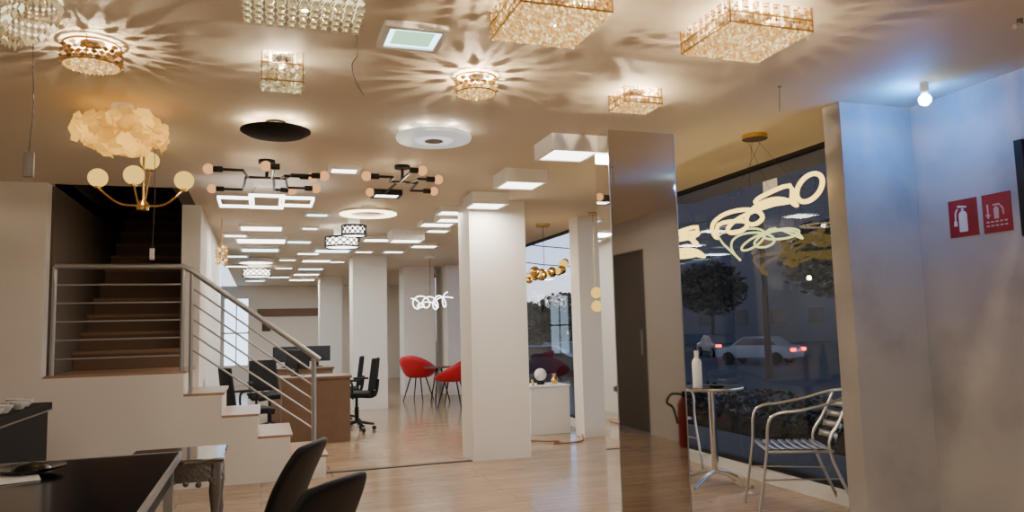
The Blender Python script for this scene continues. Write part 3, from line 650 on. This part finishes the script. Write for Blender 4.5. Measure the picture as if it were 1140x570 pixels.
def office_chair(loc,rz,label):
    t=thing('office_chair',label,'chair',loc,rz)
    for i in range(5):
        a=2*PI*i/5; ca,sa=math.cos(a),math.sin(a)
        l=MB().tube([(0,0,.12),(.22*ca,.22*sa,.075)],[.022,.014],8).build('leg',M['black'],t)
        MB().tube([(.22*ca-.015*sa,.22*sa+.015*ca,.028),(.22*ca+.015*sa,.22*sa-.015*ca,.028)],.028,12).build('caster',M['black'],l)
    MB().lathe([(.028,.10),(.028,.3),(.018,.3),(.018,.43)],n=14).build('gas_column',M['black'],t)
    MB().grid(lambda u,v:(-.21+.42*u,-.21+.42*v,.46+.02*math.sin(PI*u)+ (-.03*max(0,(v-.8))*5*.6)),8,8).build('seat',M['mesh'],t,solid=.06,bevel=.01)
    MB().grid(lambda u,v:((-.20+.40*u)*(1-.12*v),-.20-.05*v+.03*(1-4*(u-.5)**2)*-1,.52+.40*v),8,8).build('backrest',M['mesh'],t,solid=.035,bevel=.008)
    MB().tube(smooth([(0,-.1,.43),(0,-.24,.45),(0,-.28,.65)],4),.02).build('back_bracket',M['black'],t)
    for s in (-1,1): MB().tube(smooth([(s*.18,0,.43),(s*.24,0,.45),(s*.25,0,.62),(s*.245,.1,.65),(s*.245,-.10,.65)],4),.014).build('armrest',M['black'],t)
office_chair((1.16,9.86,0),math.radians(70),'black office swivel chair at the right side of nearer desk')
office_chair((1.08,10.75,0),math.radians(80),'black office swivel chair behind the nearer desk, further back')
office_chair((-.13,8.50,0),math.radians(-70),'black office swivel chair behind the stair railing, nearest one')
office_chair((.10,10.3,0),math.radians(200),'black office swivel chair between the two desks')
def red_chair(loc,rz,label):
    t=thing('red_tub_chair',label,'chair',loc,rz)
    def f(u,v):
        a=2*PI*u; bk=(1-math.cos(a))/2; r=.07+.24*v**.6*(1+.12*bk*v); hh=.06+.34*bk**1.2
        return (r*math.sin(a),r*math.cos(a),.42+hh*v**2.2)
    MB().grid(f,28,8).build('shell',M['red'],t,solid=.025)
    MB().lathe([(0,.41),(.14,.415),(.15,.44),(.12,.46),(0,.465)]).build('seat_cushion',M['red'],t)
    for s in (-1,1):
        for q in (-1,1): MB().tube([(s*.1,q*.1,.42),(s*.2,q*.2,0)],[.014,.010],8).build('leg',M['black'],t)
red_chair((2.70,13.55,0),math.radians(-40),'red tub armchair with thin dark legs left of small round table'); red_chair((2.98,12.1,0),math.radians(60),'red tub armchair with thin dark legs partly behind the centre pillar')
t=thing('side_table','small round table between the two red tub chairs','table',(2.95,13.0,0))
MB().lathe([(0,.60),(.26,.60),(.26,.62),(0,.62)],n=30).build('tabletop',M['wood'],t)
for i in range(3): MB().tube([(.05*math.cos(i*2.1),.05*math.sin(i*2.1),.6),(.2*math.cos(i*2.1),.2*math.sin(i*2.1),0)],.012).build('leg',M['black'],t)
o=tag(MB().box(.0,.22,20.47,20.5,1.35,1.6).build('framed_picture',M['outer']),'small dark framed picture under the brown band on far wall','picture')
# ---------------- foreground left
t=thing('black_counter','black counter with plain dark sides at the left edge','counter',(-2.0,3.7,0))
MB().box(0,.66,0,2.03,0,.80).build('body',M['blackm'],t); MB().box(-.01,.68,-.01,2.05,.80,.845).build('top',M['blackm'],t,bevel=.004)
MB().box(-.012,.682,-.012,2.052,.792,.80).build('edge_strip',M['grey'],t)
for i in range(14):
    p=Vector((-1.40-.10*(i%3)+random.uniform(-.02,.02),4.58+.075*i+random.uniform(-.02,.02),.845))
    k=MB().lathe([(0,0),(.022,0),(.045,.03),(.05,.045),(.044,.045),(.02,.008),(0,.008)],n=16)
    o=k.build('crystal_bowl',M['white'],None,p); tag(o,'small white glass bowl standing on the black counter','bowl','white glass bowls on the black counter')
t=thing('black_glass_table','low black glass table with pale metal edging in the left foreground','table',(-1.27,2.1,0))
W,D,Z=.92,1.76,.72
MB().box(.01,W-.01,.01,D-.01,Z-.012,Z).build('tabletop',M['blackg'],t)
k=MB(); k.box(0,.01,0,D,Z-.03,Z+.002); k.box(W-.01,W,0,D,Z-.03,Z+.002); k.box(.01,W-.01,0,.01,Z-.03,Z+.002); k.box(.01,W-.01,D-.01,D,Z-.03,Z+.002); k.build('edge_frame',M['steel'],t)
MB().box(.04,W-.04,.06,D-.06,Z-.14,Z-.03).build('drawer_case',M['black'],t)
for x in (.03,W-.07):
    for y in (.03,D-.07): MB().box(x,x+.04,y,y+.04,0,Z-.03).build('leg',M['steel'],t)
o=MB().box(-.2,.17,-.14,.12,0,.004).build('catalogue_sheet',M['paper'],None,(-1.0,3.42,.722)); o.rotation_euler=(0,0,.3); tag(o,'pale printed sheet lying on the black glass table','paper')
t=thing('black_dish','shallow black dish with raised centre on the pale sheet','dish',(-.88,3.54,.727))
MB().lathe([(0,0),(.07,0),(.12,.014),(.125,.02),(.115,.018),(.07,.012),(.05,.03),(0,.038)],n=32).build('bowl',M['blackg'],t)
t=thing('silver_console','carved silver console table with ornate legs behind the black glass table','table',(-.62,3.92,0))
W,D,Z=.45,.46,.67
MB().box(0,W,0,D,Z-.025,Z).build('tabletop',M['silvertop'],t,bevel=.006)
for (a0,a1,b0,b1) in ((.03,W-.03,.02,.035),(.03,W-.03,D-.035,D-.02),(.02,.035,.03,D-.03),(W-.035,W-.02,.03,D-.03)):
    k=MB().box(a0,a1,b0,b1,Z-.11,Z-.025)
    for i in range(7):
        s=(i+.5)/7; k.ball((a0+(a1-a0)*(s if a1-a0>b1-b0 else .5),b0+(b1-b0)*(s if b1-b0>a1-a0 else .5),Z-.115+.012*math.cos(i*2)),.014,10,6)
    k.build('carved_apron',M['silver'],t)
for x in (.04,W-.04):
    for y in (.04,D-.04):
        MB().lathe([(0,0),(.026,0),(.027,.03),(.016,.06),(.019,.15),(.018,.3),(.025,.36),(.018,.42),(.028,.5),(.026,.56),(.026,Z-.03),(0,Z-.03)],(x,y,0),14).build('leg',M['silver'],t)
def black_chair(loc,rz,label):
    t=thing('black_leather_chair',label,'chair',loc,rz)
    def bk(u,v):
        x=(u-.5)*2; w=.155+.035*math.sin(PI*min(1,v*1.05)*.9)
        return (x*w*(1 if v<.85 else 1-(v-.85)*.8),-.20-.15*v-.03*(1-x*x)+.02*math.sin(PI*v),.46+.385*v*(1-.03*x*x*v))
    MB().grid(bk,10,12).build('backrest',M['leather'],t,solid=.028,sub=1)
    MB().grid(lambda u,v:((u-.5)*.42,(v-.5)*.42,.455-.012*math.sin(PI*u)*math.sin(PI*v)),8,8).build('seat',M['leather'],t,solid=.05,bevel=.01)
    for s in (-1,1):
        MB().tube([(s*.18,.18,.43),(s*.20,.22,0)],.012).build('leg',M['steel'],t); MB().tube([(s*.18,-.18,.43),(s*.20,-.26,0)],.012).build('leg',M['steel'],t)
black_chair((-.13,3.18,0),math.radians(66),'black leather chair facing the glass table, farther of two')
black_chair((-.06,2.46,0),math.radians(50),'black leather chair facing the glass table, nearer of two')
# ---------------- outside
GZ=-.95
st(MB().box(3.96,160,-20,160,GZ-.1,GZ).build('ground_street',M['asphalt']))
st(MB().box(3.96,5.6,YC+.2,22,GZ,-.12).build('ground_terrace',M['asphalt']))
def car(u,v,D_,rz,m,label):
    p=O+ray(u,v)*D_
    t=thing('car',label,'car',(p.x,p.y,GZ),rz)
    prof=[(-2.1,.3),(-2.15,.7),(-2.0,.95),(-1.5,1.0),(-.9,1.42),(.5,1.45),(1.2,1.0),(2.0,.85),(2.15,.6),(2.1,.3)]
    mm=Matrix.Rotation(PI/2,4,'X')
    MB().prism(prof,-.85,.85,mm).build('body',m,t,bevel=.08)
    MB().prism([(-1.35,1.0),(-.85,1.36),(.45,1.38),(1.0,1.0)],-.86,.86,mm).build('side_window',M['screen'],t)
    for x in (-1.3,1.35):
        for y in (-.87,.87): MB().tube([(x,y-.1,.32),(x,y+.06,.32)],.32,18).build('wheel',M['black'],t)
    for y in (-.7,.7): MB().box(-2.22,-2.05,y-.16,y+.17,.68,.84).build('tail_light',M['tail'],t)
car(845,395,40,math.radians(120),M['carw'],'pale car driving past the near window')
car(800,392,50,math.radians(75),M['card'],'dark car with lit tail lights left of the pale car')
car(597,395,32,math.radians(150),M['card'],'dark car parked beyond the far window'); car(624,388,40,math.radians(80),M['carw'],'pale car with red tail lights beyond the far window')
def leaves(k,cx,cy,cz,rx,ry,rz_,n,s):
    for i in range(n):
        d=Vector((random.gauss(0,1),random.gauss(0,1),random.gauss(0,1))).normalized()*random.random()**.4
        c=Vector((cx+d.x*rx,cy+d.y*ry,cz+d.z*rz_))
        a=Vector((random.uniform(-1,1),random.uniform(-1,1),random.uniform(-1,1))).normalized()*s; b2=a.cross(Vector((random.uniform(-1,1),.3,1))).normalized()*s
        k.add([c-a,c-b2,c+a,c+b2],[(0,1,2,3)])
def tree(x,y,h,r,label,tw=.14):
    t=thing('tree',label,'tree',(x,y,GZ))
    MB().tube([(0,0,0),(.1,0,h*.4),(0,.1,h*.7)],[tw,tw*.8,tw*.4],8).build('trunk',M['bark'],t)
    k=MB(); leaves(k,0,0,h*.7,r,r,r*.75,1600,.06+r*.05); k.build('foliage',M['leaf'],t)
tree(16,44,3.4,2.0,'low round dark tree beyond far window, left'); tree(20.5,50,4.0,2.5,'low round dark tree beyond far window, right')
tree(19,58,4.0,2.8,'farther dark tree filling the gap beyond far window')
tree(36,40,9,3.6,'large dark tree before the building, right'); tree(33,50,7,2.8,'dark bushy tree before the building, left')
t=thing('hedge','low clipped dark hedge between the terrace and the street','hedge',(8.5,9,GZ))
MB().box(-.2,.2,-5,9,0,.5).build('stem_mass',M['bark'],t)
k=MB()
for i in range(15): leaves(k,0,-5+i,.55,.4,.8,.5,260,.06)
k.build('foliage',M['leaf'],t)
t=thing('building','long dark building with a few warm lit windows across the street','building',(62,60,GZ),math.radians(-40))
MB().box(-26,22,0,8,0,25).build('wall',M['facade'],t)
for i in range(12):
    for j in range(5):
        x=-24+i*3.8; MB().box(x,x+1.5,-.1,0,2+j*3.6,3.6+j*3.6).build('window_pane',M['lit'] if (i*7+j*3)%11==0 else M['screen'],t)
for x,y,lb in ((6.2,27,'left'),(19,25,'right')):
    o=MB().tube([(x,y,GZ),(x,y,6.2)],[.14,.10],10).build('utility_pole',M['bark']); tag(o,'tall thin utility pole across the street, carrying cables, %s one'%lb,'pole')
for i in range(3):
    z=5.8-.7*i; pts=[Vector((6.32+12.56*q/10,27-.02-1.96*q/10,z-.9*(1-((q-5)/5)**2))) for q in range(11)]
    o=MB().tube(pts,.022,5).build('power_cable',M['cord']); tag(o,'black overhead cable crossing the dusk sky, number %s from the top'%('one','two','three')[i],'cable')
# ---------------- world
w=bpy.data.worlds.new('dusk'); bpy.context.scene.world=w; w.use_nodes=True; n=w.node_tree.nodes; l=w.node_tree.links
bg=n['Background']; tc=n.new('ShaderNodeTexCoord'); sp=n.new('ShaderNodeSeparateXYZ'); rp=n.new('ShaderNodeValToRGB')
l.new(tc.outputs['Generated'],sp.inputs[0]); l.new(sp.outputs['Z'],rp.inputs[0]); l.new(rp.outputs[0],bg.inputs['Color'])
rp.color_ramp.elements[0].color=(.74,.64,.62,1); rp.color_ramp.elements[0].position=0
rp.color_ramp.elements[1].color=(.03,.045,.075,1); rp.color_ramp.elements[1].position=.34
e=rp.color_ramp.elements.new(.08); e.color=(.58,.68,.86,1)
e=rp.color_ramp.elements.new(.18); e.color=(.36,.50,.78,1)
bg.inputs['Strength'].default_value=2.6
